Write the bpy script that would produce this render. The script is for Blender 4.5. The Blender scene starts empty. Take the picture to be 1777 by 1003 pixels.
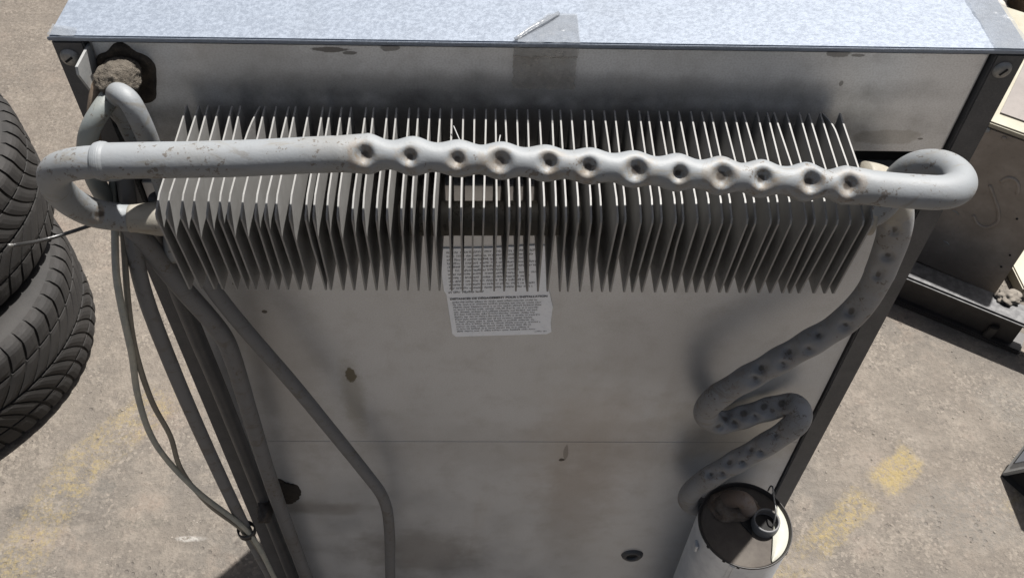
import bpy, bmesh, math, random
from mathutils import Vector, Matrix, noise
random.seed(7)
sc = bpy.context.scene
COL = sc.collection

# ------------------------------------------------------------------ camera
cam = bpy.data.cameras.new('camera'); camo = bpy.data.objects.new('camera', cam); COL.objects.link(camo)
camo.location = (-0.0296, -0.4151, 1.4093)
camo.rotation_euler = (math.radians(40.6969), math.radians(-1.3882), math.radians(-0.6652))
cam.sensor_width = 36.0; cam.lens = 1580 / 1777 * 36.0
cam.clip_start = 0.01; cam.clip_end = 200
sc.camera = camo

# ------------------------------------------------------------------ sky and sun
TO_SUN = Vector((0.31, 0.33, 1.0)).normalized()
world = bpy.data.worlds.new('World'); sc.world = world; world.use_nodes = True
wn = world.node_tree; wn.nodes.clear()
sky = wn.nodes.new('ShaderNodeTexSky'); sky.sky_type = 'NISHITA'; sky.sun_disc = False
sky.sun_elevation = math.asin(TO_SUN.z); sky.sun_rotation = math.atan2(TO_SUN.x, TO_SUN.y)
sky.air_density = 1.0; sky.dust_density = 4.0; sky.ozone_density = 0.6
hs = wn.nodes.new('ShaderNodeHueSaturation'); hs.inputs['Saturation'].default_value = 0.6
bg = wn.nodes.new('ShaderNodeBackground'); bg.inputs['Strength'].default_value = 0.038
wo = wn.nodes.new('ShaderNodeOutputWorld')
wn.links.new(sky.outputs[0], hs.inputs['Color']); wn.links.new(hs.outputs[0], bg.inputs[0]); wn.links.new(bg.outputs[0], wo.inputs[0])
sl = bpy.data.lights.new('sun', 'SUN'); sl.energy = 4.2; sl.angle = math.radians(0.9); sl.color = (1.0, 0.965, 0.92)
so = bpy.data.objects.new('sun', sl); COL.objects.link(so)
so.rotation_euler = (-TO_SUN).to_track_quat('-Z', 'Y').to_euler(); so.location = (1, 1, 4)
sc.view_settings.view_transform = 'Standard'; sc.view_settings.look = 'None'
sc.view_settings.exposure = 1.2; sc.view_settings.gamma = 1.0; sc.view_settings.use_curve_mapping = False

# ------------------------------------------------------------------ material helpers
class NT:
    def __init__(s, name):
        s.m = bpy.data.materials.new(name); s.m.use_nodes = True; s.t = s.m.node_tree; s.t.nodes.clear()
        s.out = s.n('ShaderNodeOutputMaterial'); s.b = s.n('ShaderNodeBsdfPrincipled'); s.l(s.b.outputs[0], s.out.inputs[0])
        s.tc = s.n('ShaderNodeTexCoord')
        g = s.n('ShaderNodeNewGeometry'); s.pos = g.outputs['Position']
    def n(s, t, **k):
        o = s.t.nodes.new(t)
        for a, v in k.items(): setattr(o, a, v)
        return o
    def l(s, a, b): s.t.links.new(a, b)
    def put(s, sock, v):
        if hasattr(v, 'node'): s.l(v, sock)
        elif isinstance(v, (tuple, list)) and len(v) == 3 and sock.type == 'RGBA': sock.default_value = (*v, 1)
        else: sock.default_value = v
    def noise(s, scale, detail=4, rough=0.6, vec=None, dist=0.0):
        o = s.n('ShaderNodeTexNoise'); o.inputs['Scale'].default_value = scale; o.inputs['Detail'].default_value = detail
        o.inputs['Roughness'].default_value = rough; o.inputs['Distortion'].default_value = dist
        s.l(vec if vec is not None else s.pos, o.inputs['Vector']); return o.outputs['Fac']
    def voro(s, scale, feature='F1', vec=None, out='Distance'):
        o = s.n('ShaderNodeTexVoronoi', feature=feature); o.inputs['Scale'].default_value = scale
        s.l(vec if vec is not None else s.pos, o.inputs['Vector']); return o.outputs[out]
    def ramp(s, fac, a, b, lo=0.0, hi=1.0):
        o = s.n('ShaderNodeMapRange'); o.clamp = True; o.interpolation_type = 'SMOOTHSTEP'
        for i, v in enumerate((a, b, lo, hi)): o.inputs[i + 1].default_value = v
        s.l(fac, o.inputs[0]); return o.outputs[0]
    def mix(s, fac, a, b):
        o = s.n('ShaderNodeMix', data_type='RGBA'); s.put(o.inputs[0], fac); s.put(o.inputs[6], a); s.put(o.inputs[7], b); return o.outputs[2]
    def math(s, op, a, b=0.0):
        o = s.n('ShaderNodeMath', operation=op); s.put(o.inputs[0], a); s.put(o.inputs[1], b); return o.outputs[0]
    def scale(s, v, vec=None):
        o = s.n('ShaderNodeMapping'); o.inputs['Scale'].default_value = v; s.l(vec if vec is not None else s.pos, o.inputs['Vector']); return o.outputs[0]
    def spot(s, c, r, soft=0.5, warp=None):
        """mask: 1 inside an ellipsoid of radii r round c, ragged by a noise"""
        sub = s.n('ShaderNodeVectorMath', operation='SUBTRACT'); s.l(s.pos, sub.inputs[0]); sub.inputs[1].default_value = c
        dv = s.n('ShaderNodeVectorMath', operation='DIVIDE'); s.l(sub.outputs[0], dv.inputs[0]); dv.inputs[1].default_value = r
        ln = s.n('ShaderNodeVectorMath', operation='LENGTH'); s.l(dv.outputs[0], ln.inputs[0]); d = ln.outputs['Value']
        if warp is not None: d = s.math('ADD', d, s.math('MULTIPLY', s.math('SUBTRACT', warp, 0.5), 1.6))
        return s.ramp(d, 1.0 - soft, 1.0 + soft, 1.0, 0.0)
    def attr(s, name):
        o = s.n('ShaderNodeAttribute'); o.attribute_name = name; return o.outputs['Fac']
    def fin(s, col, rough=0.5, metal=0.0, bump=None, bstr=0.2, bdist=0.002, **k):
        s.put(s.b.inputs['Base Color'], col); s.put(s.b.inputs['Roughness'], rough); s.put(s.b.inputs['Metallic'], metal)
        for a, v in k.items(): s.put(s.b.inputs[a], v)
        if bump is not None:
            o = s.n('ShaderNodeBump'); o.inputs['Strength'].default_value = bstr; o.inputs['Distance'].default_value = bdist
            s.l(bump, o.inputs['Height']); s.l(o.outputs[0], s.b.inputs['Normal'])
        return s.m

def m_floor():
    t = NT('worn_concrete')
    big = t.noise(2.2, 5, 0.6); mid = t.noise(14, 6, 0.65); fine = t.noise(120, 5, 0.7); tiny = t.noise(520, 3, 0.6)
    c = t.mix(t.ramp(big, 0.35, 0.68), (0.133, 0.112, 0.091), (0.110, 0.099, 0.087))
    c = t.mix(t.ramp(mid, 0.42, 0.68), c, (0.172, 0.149, 0.124))
    c = t.mix(t.math('MULTIPLY', t.ramp(t.noise(7, 6, 0.7), 0.52, 0.75), 0.7), c, (0.141, 0.103, 0.081))
    c = t.mix(t.math('MULTIPLY', t.ramp(fine, 0.45, 0.75), 0.6), c, (0.077, 0.068, 0.058))
    c = t.mix(t.math('MULTIPLY', t.ramp(tiny, 0.55, 0.75), 0.5), c, (0.211, 0.192, 0.164))
    # exposed aggregate: grains of slightly different tone, showing where the skin has worn away
    ag = t.voro(210, out='Color'); sg = t.n('ShaderNodeSeparateColor'); t.l(ag, sg.inputs[0])
    worn = t.ramp(t.noise(10, 5, 0.7), 0.40, 0.62)
    c = t.mix(t.math('MULTIPLY', t.math('MULTIPLY', t.ramp(sg.outputs[0], 0.55, 0.95), worn), 0.55), c, (0.085, 0.073, 0.063))
    c = t.mix(t.math('MULTIPLY', t.math('MULTIPLY', t.ramp(sg.outputs[1], 0.6, 0.95), worn), 0.55), c, (0.235, 0.205, 0.170))
    m2 = t.noise(42, 6, 0.72)
    c = t.mix(t.math('MULTIPLY', t.ramp(m2, 0.50, 0.66), 0.55), c, (0.100, 0.086, 0.073))
    c = t.mix(t.math('MULTIPLY', t.ramp(m2, 0.46, 0.34), 0.45), c, (0.190, 0.166, 0.140))
    # embedded stones and pits
    v = t.voro(62); vr = t.noise(9, 2)
    st = t.math('MULTIPLY', t.ramp(v, 0.16, 0.24, 1, 0), t.ramp(vr, 0.5, 0.62))
    c = t.mix(t.math('MULTIPLY', st, 0.6), c, (0.093, 0.081, 0.071))
    v2 = t.voro(95, vec=t.scale((1, 1.3, 1))); st2 = t.math('MULTIPLY', t.ramp(v2, 0.10, 0.17, 1, 0), t.ramp(t.noise(8, 3), 0.55, 0.65))
    c = t.mix(t.math('MULTIPLY', st2, 0.7), c, (0.322, 0.291, 0.248))
    # oil marks, white splash and broad darker areas further back
    w = t.noise(26, 4)
    for (cx, cy, rx, ry, k, col) in ((-0.72, 0.287, 0.07, 0.012, 0.55, (0.074, 0.065, 0.056)), (-0.805, 0.30, 0.022, 0.013, 0.7, (0.062, 0.056, 0.050)),
                                     (-0.676, 0.347, 0.016, 0.014, 0.6, (0.093, 0.087, 0.077)), (-0.60, 0.28, 0.05, 0.008, 0.4, (0.081, 0.074, 0.062)),
                                     (-0.515, 0.253, 0.022, 0.0055, 0.7, (0.34, 0.33, 0.31)), (-0.40, 0.36, 0.01, 0.03, 0.9, (0.446, 0.434, 0.409)),
                                     (0.80, 0.30, 0.10, 0.06, 0.35, (0.124, 0.118, 0.108)), (-1.35, 1.75, 0.75, 0.75, 0.42, (0.075, 0.060, 0.046)), (-0.35, 1.5, 0.3, 0.4, 0.25, (0.075, 0.060, 0.046)), (0.95, 0.52, 0.06, 0.05, 0.3, (0.136, 0.130, 0.118))):
        c = t.mix(t.math('MULTIPLY', t.math('MULTIPLY', t.spot((cx, cy, 0), (rx, ry, 1), 0.35, w), t.ramp(fine, 0.36, 0.56)), k), c, col)
    # worn yellow paint: two lines, each broken by wear
    wear = t.noise(30, 6, 0.75); pit = t.noise(150, 6, 0.85)
    for (a, b, hw, k, thr) in (((0.732, 0.412), (0.655, 0.352), 0.027, 0.72, 0.445), ((0.625, 0.330), (0.515, 0.240), 0.027, 0.62, 0.475), ((0.515, 0.24), (0.40, 0.15), 0.03, 0.35, 0.5),
                          ((-0.80, 0.15), (-0.735, 0.385), 0.045, 0.55, 0.50), ((-0.74, 0.38), (-0.62, 0.53), 0.045, 0.5, 0.50), ((-0.62, 0.53), (-0.50, 0.68), 0.03, 0.3, 0.52), ((0.87, 0.33), (1.1, 0.10), 0.03, 0.4, 0.5)):
        A = Vector((*a, 0)); B = Vector((*b, 0)); d = (B - A); L = d.length; d /= L; n = Vector((-d.y, d.x, 0)); M = (A + B) / 2
        sub = t.n('ShaderNodeVectorMath', operation='SUBTRACT'); t.l(t.pos, sub.inputs[0]); sub.inputs[1].default_value = M
        def dot(ax):
            o = t.n('ShaderNodeVectorMath', operation='DOT_PRODUCT'); t.l(sub.outputs[0], o.inputs[0]); o.inputs[1].default_value = ax
            return t.math('ABSOLUTE', o.outputs['Value'])
        jag = t.math('MULTIPLY', t.math('SUBTRACT', wear, 0.5), 0.07)
        mk = t.math('MULTIPLY', t.ramp(t.math('ADD', dot(n), jag), hw - 0.010, hw + 0.006, 1, 0), t.ramp(t.math('ADD', dot(d), jag), L / 2 - 0.012, L / 2 + 0.012, 1, 0))
        mk = t.math('MULTIPLY', mk, t.ramp(t.math('ADD', t.math('MULTIPLY', pit, 0.6), t.math('MULTIPLY', wear, 0.4)), thr - 0.03, thr + 0.09))
        c = t.mix(t.math('MULTIPLY', mk, k), c, (0.248, 0.189, 0.071))
    h = t.math('ADD', t.math('MULTIPLY', fine, 0.6), t.math('MULTIPLY', mid, 1.5)); h = t.math('SUBTRACT', h, t.math('MULTIPLY', st, 0.4))
    h = t.math('ADD', h, t.math('MULTIPLY', st2, 0.3)); h = t.math('SUBTRACT', h, t.math('MULTIPLY', m2, 0.9)); h = t.math('ADD', h, t.math('MULTIPLY', t.math('MULTIPLY', sg.outputs[2], worn), 0.25))
    return t.fin(c, t.ramp(big, 0.3, 0.7, 0.75, 0.95), bump=h, bstr=0.75, bdist=0.007)

def m_galv_top():
    t = NT('bright_galvanised_steel')
    n = t.noise(420, 4, 0.7); s = t.voro(240, out='Color'); sp = t.n('ShaderNodeSeparateColor'); t.l(s, sp.inputs[0])
    w = t.noise(18, 5, 0.65); sc2 = t.noise(90, 4, 0.8, vec=t.scale((0.15, 1.2, 1)))
    c = t.mix(t.ramp(n, 0.38, 0.66), (0.173, 0.199, 0.241), (0.220, 0.251, 0.299))
    c = t.mix(t.math('MULTIPLY', t.ramp(sp.outputs[0], 0.1, 0.9), 0.20), c, (0.165, 0.190, 0.231))
    c = t.mix(t.math('MULTIPLY', t.ramp(w, 0.5, 0.75), 0.35), c, (0.150, 0.169, 0.197))
    c = t.mix(t.math('MULTIPLY', t.ramp(sc2, 0.62, 0.72), 0.35), c, (0.249, 0.274, 0.313))
    return t.fin(c, t.ramp(n, 0.3, 0.7, 0.42, 0.60), 0.25, bump=t.math('ADD', n, t.math('MULTIPLY', sp.outputs[1], 0.3)), bstr=0.3, bdist=0.0008)

def m_panel(name='dusty_galvanised_panel', upper=False):
    t = NT(name)
    a = t.noise(9, 5, 0.6); b = t.noise(40, 5, 0.65); g = t.noise(900, 2, 0.5); st = t.noise(6, 5, 0.65, vec=t.scale((3.0, 1, 0.6)))
    c = t.mix(t.ramp(a, 0.3, 0.7), *(((0.68, 0.70, 0.72), (0.76, 0.775, 0.79)) if upper else ((0.47, 0.495, 0.525), (0.56, 0.58, 0.605))))  # the upper panel gets a paler base colour
    c = t.mix(t.math('MULTIPLY', t.ramp(b, 0.45, 0.75), 0.40), c, (0.36, 0.36, 0.36))
    c = t.mix(t.math('MULTIPLY', t.ramp(st, 0.52, 0.8), 0.4), c, (0.36, 0.325, 0.28))
    c = t.mix(t.math('MULTIPLY', t.ramp(g, 0.35, 0.7), 0.25), c, (0.33, 0.32, 0.31))
    w = t.noise(90, 4, 0.7); w2 = t.noise(35, 3, 0.6)
    dark = (0.07, 0.06, 0.05)
    for (x, z, rx, rz, k, col) in (
        (-0.115, 1.1215, 0.010, 0.0016, 0.75, dark), (-0.105, 1.1195, 0.004, 0.0012, 0.7, dark), (-0.083, 1.123, 0.005, 0.0020, 0.6, dark), (0.158, 1.1235, 0.007, 0.0022, 0.6, dark), (0.170, 1.1225, 0.004, 0.0012, 0.6, dark), (0.14, 1.127, 0.03, 0.002, 0.6, dark),
        (-0.02, 1.127, 0.25, 0.0022, 0.5, (0.12, 0.11, 0.09)), (0.225, 1.065, 0.0016, 0.0008, 0.7, dark), (0.166, 1.104, 0.0012, 0.002, 0.6, dark),
        (-0.16, 1.115, 0.04, 0.02, 0.25, (0.16, 0.14, 0.12)), (0.205, 1.066, 0.02, 0.006, 0.3, (0.25, 0.22, 0.16)),
        # dark mark above the fins, then inter-fin shade painted on the panel behind
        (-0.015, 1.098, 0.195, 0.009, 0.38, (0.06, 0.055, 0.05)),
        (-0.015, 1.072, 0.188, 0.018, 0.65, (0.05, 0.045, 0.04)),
        # rust streaks and drops low on the panel
        (-0.137, 0.822, 0.004, 0.010, 0.85, (0.06, 0.05, 0.025)), (-0.138, 0.79, 0.008, 0.05, 0.35, (0.20, 0.17, 0.10)), (0.06, 0.70, 0.05, 0.10, 0.22, (0.32, 0.25, 0.19)),
        (0.055, 0.60, 0.03, 0.10, 0.28, (0.20, 0.16, 0.13)), (0.037, 0.693, 0.0025, 0.0025, 1.0, (0.02, 0.02, 0.02)), (0.04, 0.705, 0.002, 0.012, 0.5, dark), (-0.19, 0.84, 0.03, 0.12, 0.3, (0.2, 0.175, 0.15)), (0.03, 0.715, 0.22, 0.035, 0.18, (0.2, 0.18, 0.16)),
        (-0.195, 0.600, 0.045, 0.012, 0.45, (0.14, 0.12, 0.10)), (-0.10, 0.50, 0.06, 0.05, 0.45, (0.13, 0.11, 0.09)), (0.10, 0.86, 0.05, 0.06, 0.2, (0.2, 0.18, 0.17)),
        (0.19, 0.74, 0.05, 0.05, 0.3, (0.36, 0.30, 0.2)), (-0.205, 0.93, 0.0018, 0.0018, 0.9, dark), (-0.19, 0.90, 0.002, 0.002, 0.9, dark), (-0.1, 0.95, 0.0018, 0.0018, 0.9, dark)):
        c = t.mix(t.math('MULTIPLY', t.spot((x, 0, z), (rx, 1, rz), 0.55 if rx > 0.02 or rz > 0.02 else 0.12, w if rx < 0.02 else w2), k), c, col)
    return t.fin(c, t.ramp(a, 0.3, 0.7, 0.38, 0.54), 0.58, bump=t.math('ADD', t.math('ADD', t.math('MULTIPLY', g, 0.3), b), t.math('MULTIPLY', t.noise(7, 2, 0.5), 14.0)), bstr=0.14, bdist=0.001)

def m_bar():
    t = NT('charcoal_painted_steel')
    a = t.noise(50, 5, 0.65); g = t.noise(1200, 2)
    c = t.mix(t.ramp(a, 0.35, 0.75), (0.048, 0.050, 0.054), (0.076, 0.076, 0.080))
    c = t.mix(t.math('MULTIPLY', t.ramp(g, 0.45, 0.75), 0.4), c, (0.104, 0.104, 0.104))
    return t.fin(c, 0.55, bump=g, bstr=0.1, bdist=0.0008)

def m_tube(name, base, dusty, k=0.5, dents=0.0, rough=0.5, metal=0.0, sun_and_rust=False):
    t = NT(name)
    a = t.noise(28, 5, 0.65); b = t.noise(140, 5, 0.7); f = t.noise(700, 2)
    c = t.mix(t.math('MULTIPLY', t.ramp(a, 0.45, 0.8), k), base, dusty)
    c = t.mix(t.math('MULTIPLY', t.ramp(b, 0.58, 0.78), 0.35), c, tuple(x * 0.55 for x in dusty))
    sk = t.noise(60, 5, 0.75, vec=t.scale((0.35, 1.6, 1.6)), dist=0.6); c = t.mix(t.math('MULTIPLY', t.ramp(sk, 0.53, 0.66), 0.60), c, tuple(x * f_ for x, f_ in zip(dusty, (0.92, 0.86, 0.76))))
    bl = t.noise(24, 6, 0.8, dist=1.2); c = t.mix(t.math('MULTIPLY', t.ramp(bl, 0.57, 0.66), 0.40), c, tuple(x * f_ for x, f_ in zip(dusty, (0.62, 0.54, 0.44))))
    ch = t.noise(210, 3, 0.8); c = t.mix(t.math('MULTIPLY', t.ramp(t.math('MULTIPLY', ch, t.ramp(a, 0.40, 0.55)), 0.57, 0.62), 0.75), c, (0.075, 0.06, 0.045))
    if sun_and_rust:   # warm sunlight painted on the top elbow, rust towards the boiler
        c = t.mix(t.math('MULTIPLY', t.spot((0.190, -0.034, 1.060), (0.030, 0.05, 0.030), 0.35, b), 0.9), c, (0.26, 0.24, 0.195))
        c = t.mix(t.math('MULTIPLY', t.spot((0.190, -0.030, 0.672), (0.026, 0.03, 0.028), 0.5, b), 0.75), c, (0.15, 0.095, 0.06))
        c = t.mix(t.math('MULTIPLY', t.ramp(t.noise(55, 4, 0.7), 0.56, 0.70), 0.35), c, (0.13, 0.09, 0.065))
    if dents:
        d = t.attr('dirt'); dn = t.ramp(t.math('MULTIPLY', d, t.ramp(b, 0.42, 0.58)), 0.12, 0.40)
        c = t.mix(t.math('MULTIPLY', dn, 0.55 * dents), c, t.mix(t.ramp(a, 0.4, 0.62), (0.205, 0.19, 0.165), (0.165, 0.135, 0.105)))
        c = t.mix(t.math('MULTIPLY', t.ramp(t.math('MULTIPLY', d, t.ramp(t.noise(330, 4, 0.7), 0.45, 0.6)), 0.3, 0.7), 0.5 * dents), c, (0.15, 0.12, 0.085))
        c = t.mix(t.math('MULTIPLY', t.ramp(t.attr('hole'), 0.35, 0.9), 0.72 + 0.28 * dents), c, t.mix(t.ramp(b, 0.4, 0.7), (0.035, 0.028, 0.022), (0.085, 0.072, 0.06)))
    return t.fin(c, rough, metal, bump=t.math('ADD', b, t.math('MULTIPLY', f, 0.4)), bstr=0.16, bdist=0.0012)

def m_simple(name, c1, c2, sc_=40, rough=0.6, metal=0.0, bstr=0.2, bdist=0.001, lo=0.35, hi=0.7, **k):
    t = NT(name); a = t.noise(sc_, 5, 0.65); b = t.noise(sc_ * 7, 4, 0.65)
    c = t.mix(t.ramp(a, lo, hi), c1, c2); c = t.mix(t.math('MULTIPLY', t.ramp(b, 0.5, 0.75), 0.3), c, tuple(x * 0.6 for x in c1))
    return t.fin(c, rough, metal, bump=t.math('ADD', a, t.math('MULTIPLY', b, 0.5)), bstr=bstr, bdist=bdist, **k)

def m_fin():
    t = NT('fin_steel')
    a = t.noise(60, 4, 0.6); b = t.noise(300, 4, 0.7)
    c = t.mix(t.ramp(a, 0.35, 0.7), (0.185, 0.182, 0.176), (0.222, 0.220, 0.215))
    c = t.mix(t.math('MULTIPLY', t.ramp(b, 0.55, 0.8), 0.35), c, (0.13, 0.12, 0.105))
    return t.fin(c, 0.5, 0.0, bump=b, bstr=0.1, bdist=0.0006)

def m_rubber():
    t = NT('old_tyre_rubber')
    a = t.noise(12, 5, 0.65); b = t.noise(160, 5, 0.7)
    c = t.mix(t.ramp(a, 0.35, 0.7), (0.0133, 0.0125, 0.0120), (0.0225, 0.0207, 0.0195))
    c = t.mix(t.math('MULTIPLY', t.ramp(b, 0.5, 0.78), 0.4), c, (0.0380, 0.0350, 0.0314))
    return t.fin(c, 0.78, bump=b, bstr=0.25, bdist=0.0015)

def m_tape(name, clear, col):
    t = NT(name); a = t.noise(45, 4, 0.6); b = t.noise(180, 3)
    tr = t.n('ShaderNodeBsdfTransparent'); mx = t.n('ShaderNodeMixShader')
    t.l(t.ramp(a, 0.3, 0.75, clear[0], clear[1]), mx.inputs[0]); t.l(tr.outputs[0], mx.inputs[1]); t.l(t.b.outputs[0], mx.inputs[2]); t.l(mx.outputs[0], t.out.inputs[0])
    return t.fin(col, 0.25, bump=t.math('ADD', a, t.math('MULTIPLY', b, 0.3)), bstr=0.5, bdist=0.002)

M = dict(floor=m_floor(), galv=m_galv_top(), panel=m_panel(), panel_up=m_panel('paler_galvanised_panel', True), bar=m_bar(),
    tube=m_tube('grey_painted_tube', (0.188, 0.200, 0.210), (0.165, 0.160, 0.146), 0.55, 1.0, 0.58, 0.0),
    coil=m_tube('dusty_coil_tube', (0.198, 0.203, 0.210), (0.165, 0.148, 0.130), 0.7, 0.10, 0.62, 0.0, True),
    dark_tube=m_tube('dusty_grey_tube', (0.120, 0.122, 0.126), (0.096, 0.088, 0.080), 0.6, 0.12, 0.6),
    cream_tube=m_tube('cream_stained_tube', (0.248, 0.232, 0.198), (0.192, 0.164, 0.124), 0.6, 0.01, 0.55),
    green_tube=m_tube('grey_green_tube', (0.174, 0.192, 0.189), (0.198, 0.177, 0.133), 0.6, 0.0, 0.5),
    brown_tube=m_tube('brown_stained_tube', (0.161, 0.121, 0.087), (0.112, 0.084, 0.062), 0.6, 0.0, 0.7),
    fin=m_fin(), rubber=m_rubber(),
    white_steel=m_simple('pale_steel', (0.248, 0.254, 0.254), (0.285, 0.285, 0.279), 60, 0.5, 0.2),
    screw=m_simple('dull_screw', (0.198, 0.198, 0.192), (0.279, 0.273, 0.260), 300, 0.45, 0.5),
    black=m_simple('black_void', (0.008, 0.008, 0.008), (0.014, 0.013, 0.012), 40, 0.9),
    soot=m_simple('black_soot', (0.020, 0.016, 0.013), (0.035, 0.028, 0.022), 120, 0.9, 0, 0.8, 0.003),
    foam=m_simple('brown_sealing_foam', (0.084, 0.071, 0.055), (0.124, 0.107, 0.086), 180, 0.95, 0, 0.9, 0.004),
    tar=m_simple('dark_sealant', (0.028, 0.022, 0.017), (0.085, 0.066, 0.046), 110, 0.85, 0, 0.8, 0.003),
    paper=m_simple('soiled_white_paper', (0.83, 0.86, 0.90), (0.87, 0.89, 0.92), 60, 0.7, 0, 0.1),
    ink=m_simple('black_ink', (0.045, 0.045, 0.055), (0.075, 0.075, 0.085), 200, 0.7),
    jacket=m_simple('galvanised_jacket', (0.50, 0.53, 0.57), (0.62, 0.65, 0.68), 25, 0.38, 0.5),
    cap=m_simple('sooty_brown_cap', (0.045, 0.037, 0.031), (0.070, 0.060, 0.050), 45, 0.8),
    cap_sun=m_simple('pale_cap_sunlight', (0.285, 0.285, 0.242), (0.322, 0.316, 0.273), 80, 0.6),  # pale colour standing for sunlight on the boiler cap
    rust_wool=m_simple('rusty_mineral_wool', (0.10, 0.068, 0.045), (0.145, 0.122, 0.10), 60, 0.95, 0, 0.8, 0.004),
    rust=m_simple('rusty_tube', (0.17, 0.095, 0.05), (0.22, 0.17, 0.13), 70, 0.8),
    wire=m_simple('grey_green_cable', (0.23, 0.24, 0.22), (0.33, 0.32, 0.27), 60, 0.55),
    wire_dark=m_simple('brown_grey_cable', (0.13, 0.12, 0.10), (0.20, 0.185, 0.15), 60, 0.55),
    black_wire=m_simple('black_cable', (0.02, 0.02, 0.02), (0.03, 0.03, 0.03), 60, 0.28),
    stove=m_simple('dark_oven_steel', (0.24, 0.207, 0.175), (0.32, 0.28, 0.24), 14, 0.62, 0.1),
    beam=m_simple('black_oily_steel', (0.022, 0.020, 0.020), (0.038, 0.034, 0.032), 22, 0.45, 0.1),
    beam_edge=m_simple('worn_steel_edge', (0.040, 0.040, 0.042), (0.085, 0.085, 0.086), 70, 0.5, 0.4),
    cream=m_simple('cream_enamel', (0.260, 0.239, 0.180), (0.298, 0.279, 0.223), 16, 0.45),
    white_enamel=m_simple('white_enamel', (0.322, 0.322, 0.310), (0.360, 0.360, 0.347), 30, 0.4),
    grey_glass=m_simple('grey_glass', (0.260, 0.279, 0.310), (0.298, 0.316, 0.347), 20, 0.25),
    greypink=m_simple('grey_hob_plate', (0.149, 0.133, 0.124), (0.180, 0.161, 0.149), 12, 0.7),
    cardboard=m_simple('brown_cardboard', (0.236, 0.161, 0.099), (0.285, 0.205, 0.136), 30, 0.85),
    rag=m_simple('pale_cloth', (0.322, 0.298, 0.260), (0.384, 0.366, 0.335), 24, 0.9),
    pebble=m_simple('grey_grit', (0.099, 0.087, 0.074), (0.198, 0.177, 0.149), 30, 0.9),
    tape=m_tape('clear_tape', (0.25, 0.62), (0.33, 0.305, 0.27)), tape_top=m_tape('clear_tape_on_top', (0.30, 0.60), (0.20, 0.215, 0.235)))

# ------------------------------------------------------------------ object helpers
def link(name, me, mat, parent=None, smooth=False):
    o = bpy.data.objects.new(name, me); COL.objects.link(o)
    if mat is not None and not me.materials: me.materials.append(mat)
    if smooth: me.polygons.foreach_set('use_smooth', [True] * len(me.polygons))
    if parent is not None: attach(o, parent)
    return o
def attach(o, parent):
    o.parent = parent; o.matrix_parent_inverse = Matrix.Translation(-world_loc(parent))
def world_loc(o):
    # every thing's Empty is only translated; parts sit in world coordinates
    return Vector(o.location) if o.parent is None else Vector((0, 0, 0))
def thing(name, loc, label, cat, group=None):
    o = bpy.data.objects.new(name, None); COL.objects.link(o); o.location = loc; o.empty_display_size = 0.05
    return tag(o, label, cat, group)
def tag(o, label, cat, group=None):
    o['label'] = label; o['category'] = cat
    if group: o['group'] = group
    return o
def me_of(name, v, f):
    me = bpy.data.meshes.new(name); me.from_pydata([tuple(p) for p in v], [], f); me.update(); return me
def bm_mesh(name, bm):
    me = bpy.data.meshes.new(name); bm.normal_update(); bm.to_mesh(me); bm.free(); return me
def box_bm(x0, x1, y0, y1, z0, z1, bev=0.0, bm=None):
    b = bmesh.new()
    vs = [b.verts.new((x, y, z)) for x in (x0, x1) for y in (y0, y1) for z in (z0, z1)]
    for q in ((0, 1, 3, 2), (4, 6, 7, 5), (0, 4, 5, 1), (2, 3, 7, 6), (0, 2, 6, 4), (1, 5, 7, 3)): b.faces.new([vs[i] for i in q])
    bmesh.ops.recalc_face_normals(b, faces=b.faces)
    if bev: bmesh.ops.bevel(b, geom=b.edges[:], offset=bev, segments=2, affect='EDGES')
    return b
def box(name, x0, x1, y0, y1, z0, z1, mat, parent=None, bev=0.0):
    return link(name, bm_mesh(name, box_bm(x0, x1, y0, y1, z0, z1, bev)), mat, parent)
def prism(name, poly, n, t, mat, parent=None, bev=0.0):
    """flat outline (3D points) given thickness t along n"""
    b = bmesh.new(); n = Vector(n).normalized() * t
    a = [b.verts.new(p) for p in poly]; c = [b.verts.new(Vector(p) + n) for p in poly]
    b.faces.new(a); b.faces.new(c[::-1]); k = len(a)
    for i in range(k): b.faces.new((a[i], c[i], c[(i + 1) % k], a[(i + 1) % k]))
    bmesh.ops.recalc_face_normals(b, faces=b.faces)
    if bev: bmesh.ops.bevel(b, geom=b.edges[:], offset=bev, segments=2, affect='EDGES')
    return link(name, bm_mesh(name, b), mat, parent)
def catmull(pts, step=0.003):
    P = [Vector(p) for p in pts]; P = [2 * P[0] - P[1]] + P + [2 * P[-1] - P[-2]]; out = []
    for i in range(1, len(P) - 2):
        p0, p1, p2, p3 = P[i - 1:i + 3]; n = max(2, int((p2 - p1).length / step))
        # centripetal parametrisation keeps the bends round
        t0 = 0.0; t1 = t0 + (p1 - p0).length ** 0.5; t2 = t1 + (p2 - p1).length ** 0.5; t3 = t2 + (p3 - p2).length ** 0.5
        for k in range(n):
            t = t1 + (t2 - t1) * k / n
            a1 = p0 * ((t1 - t) / (t1 - t0)) + p1 * ((t - t0) / (t1 - t0)); a2 = p1 * ((t2 - t) / (t2 - t1)) + p2 * ((t - t1) / (t2 - t1)); a3 = p2 * ((t3 - t) / (t3 - t2)) + p3 * ((t - t2) / (t3 - t2))
            b1 = a1 * ((t2 - t) / (t2 - t0)) + a2 * ((t - t0) / (t2 - t0)); b2 = a2 * ((t3 - t) / (t3 - t1)) + a3 * ((t - t1) / (t3 - t1))
            out.append(b1 * ((t2 - t) / (t2 - t1)) + b2 * ((t - t1) / (t2 - t1)))
    out.append(P[-2]); return out
def smooth_path(c, it):
    for _ in range(it):
        c = [c[0]] + [(c[i - 1] + c[i] * 2 + c[i + 1]) / 4 for i in range(1, len(c) - 1)] + [c[-1]]
    return c
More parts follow.
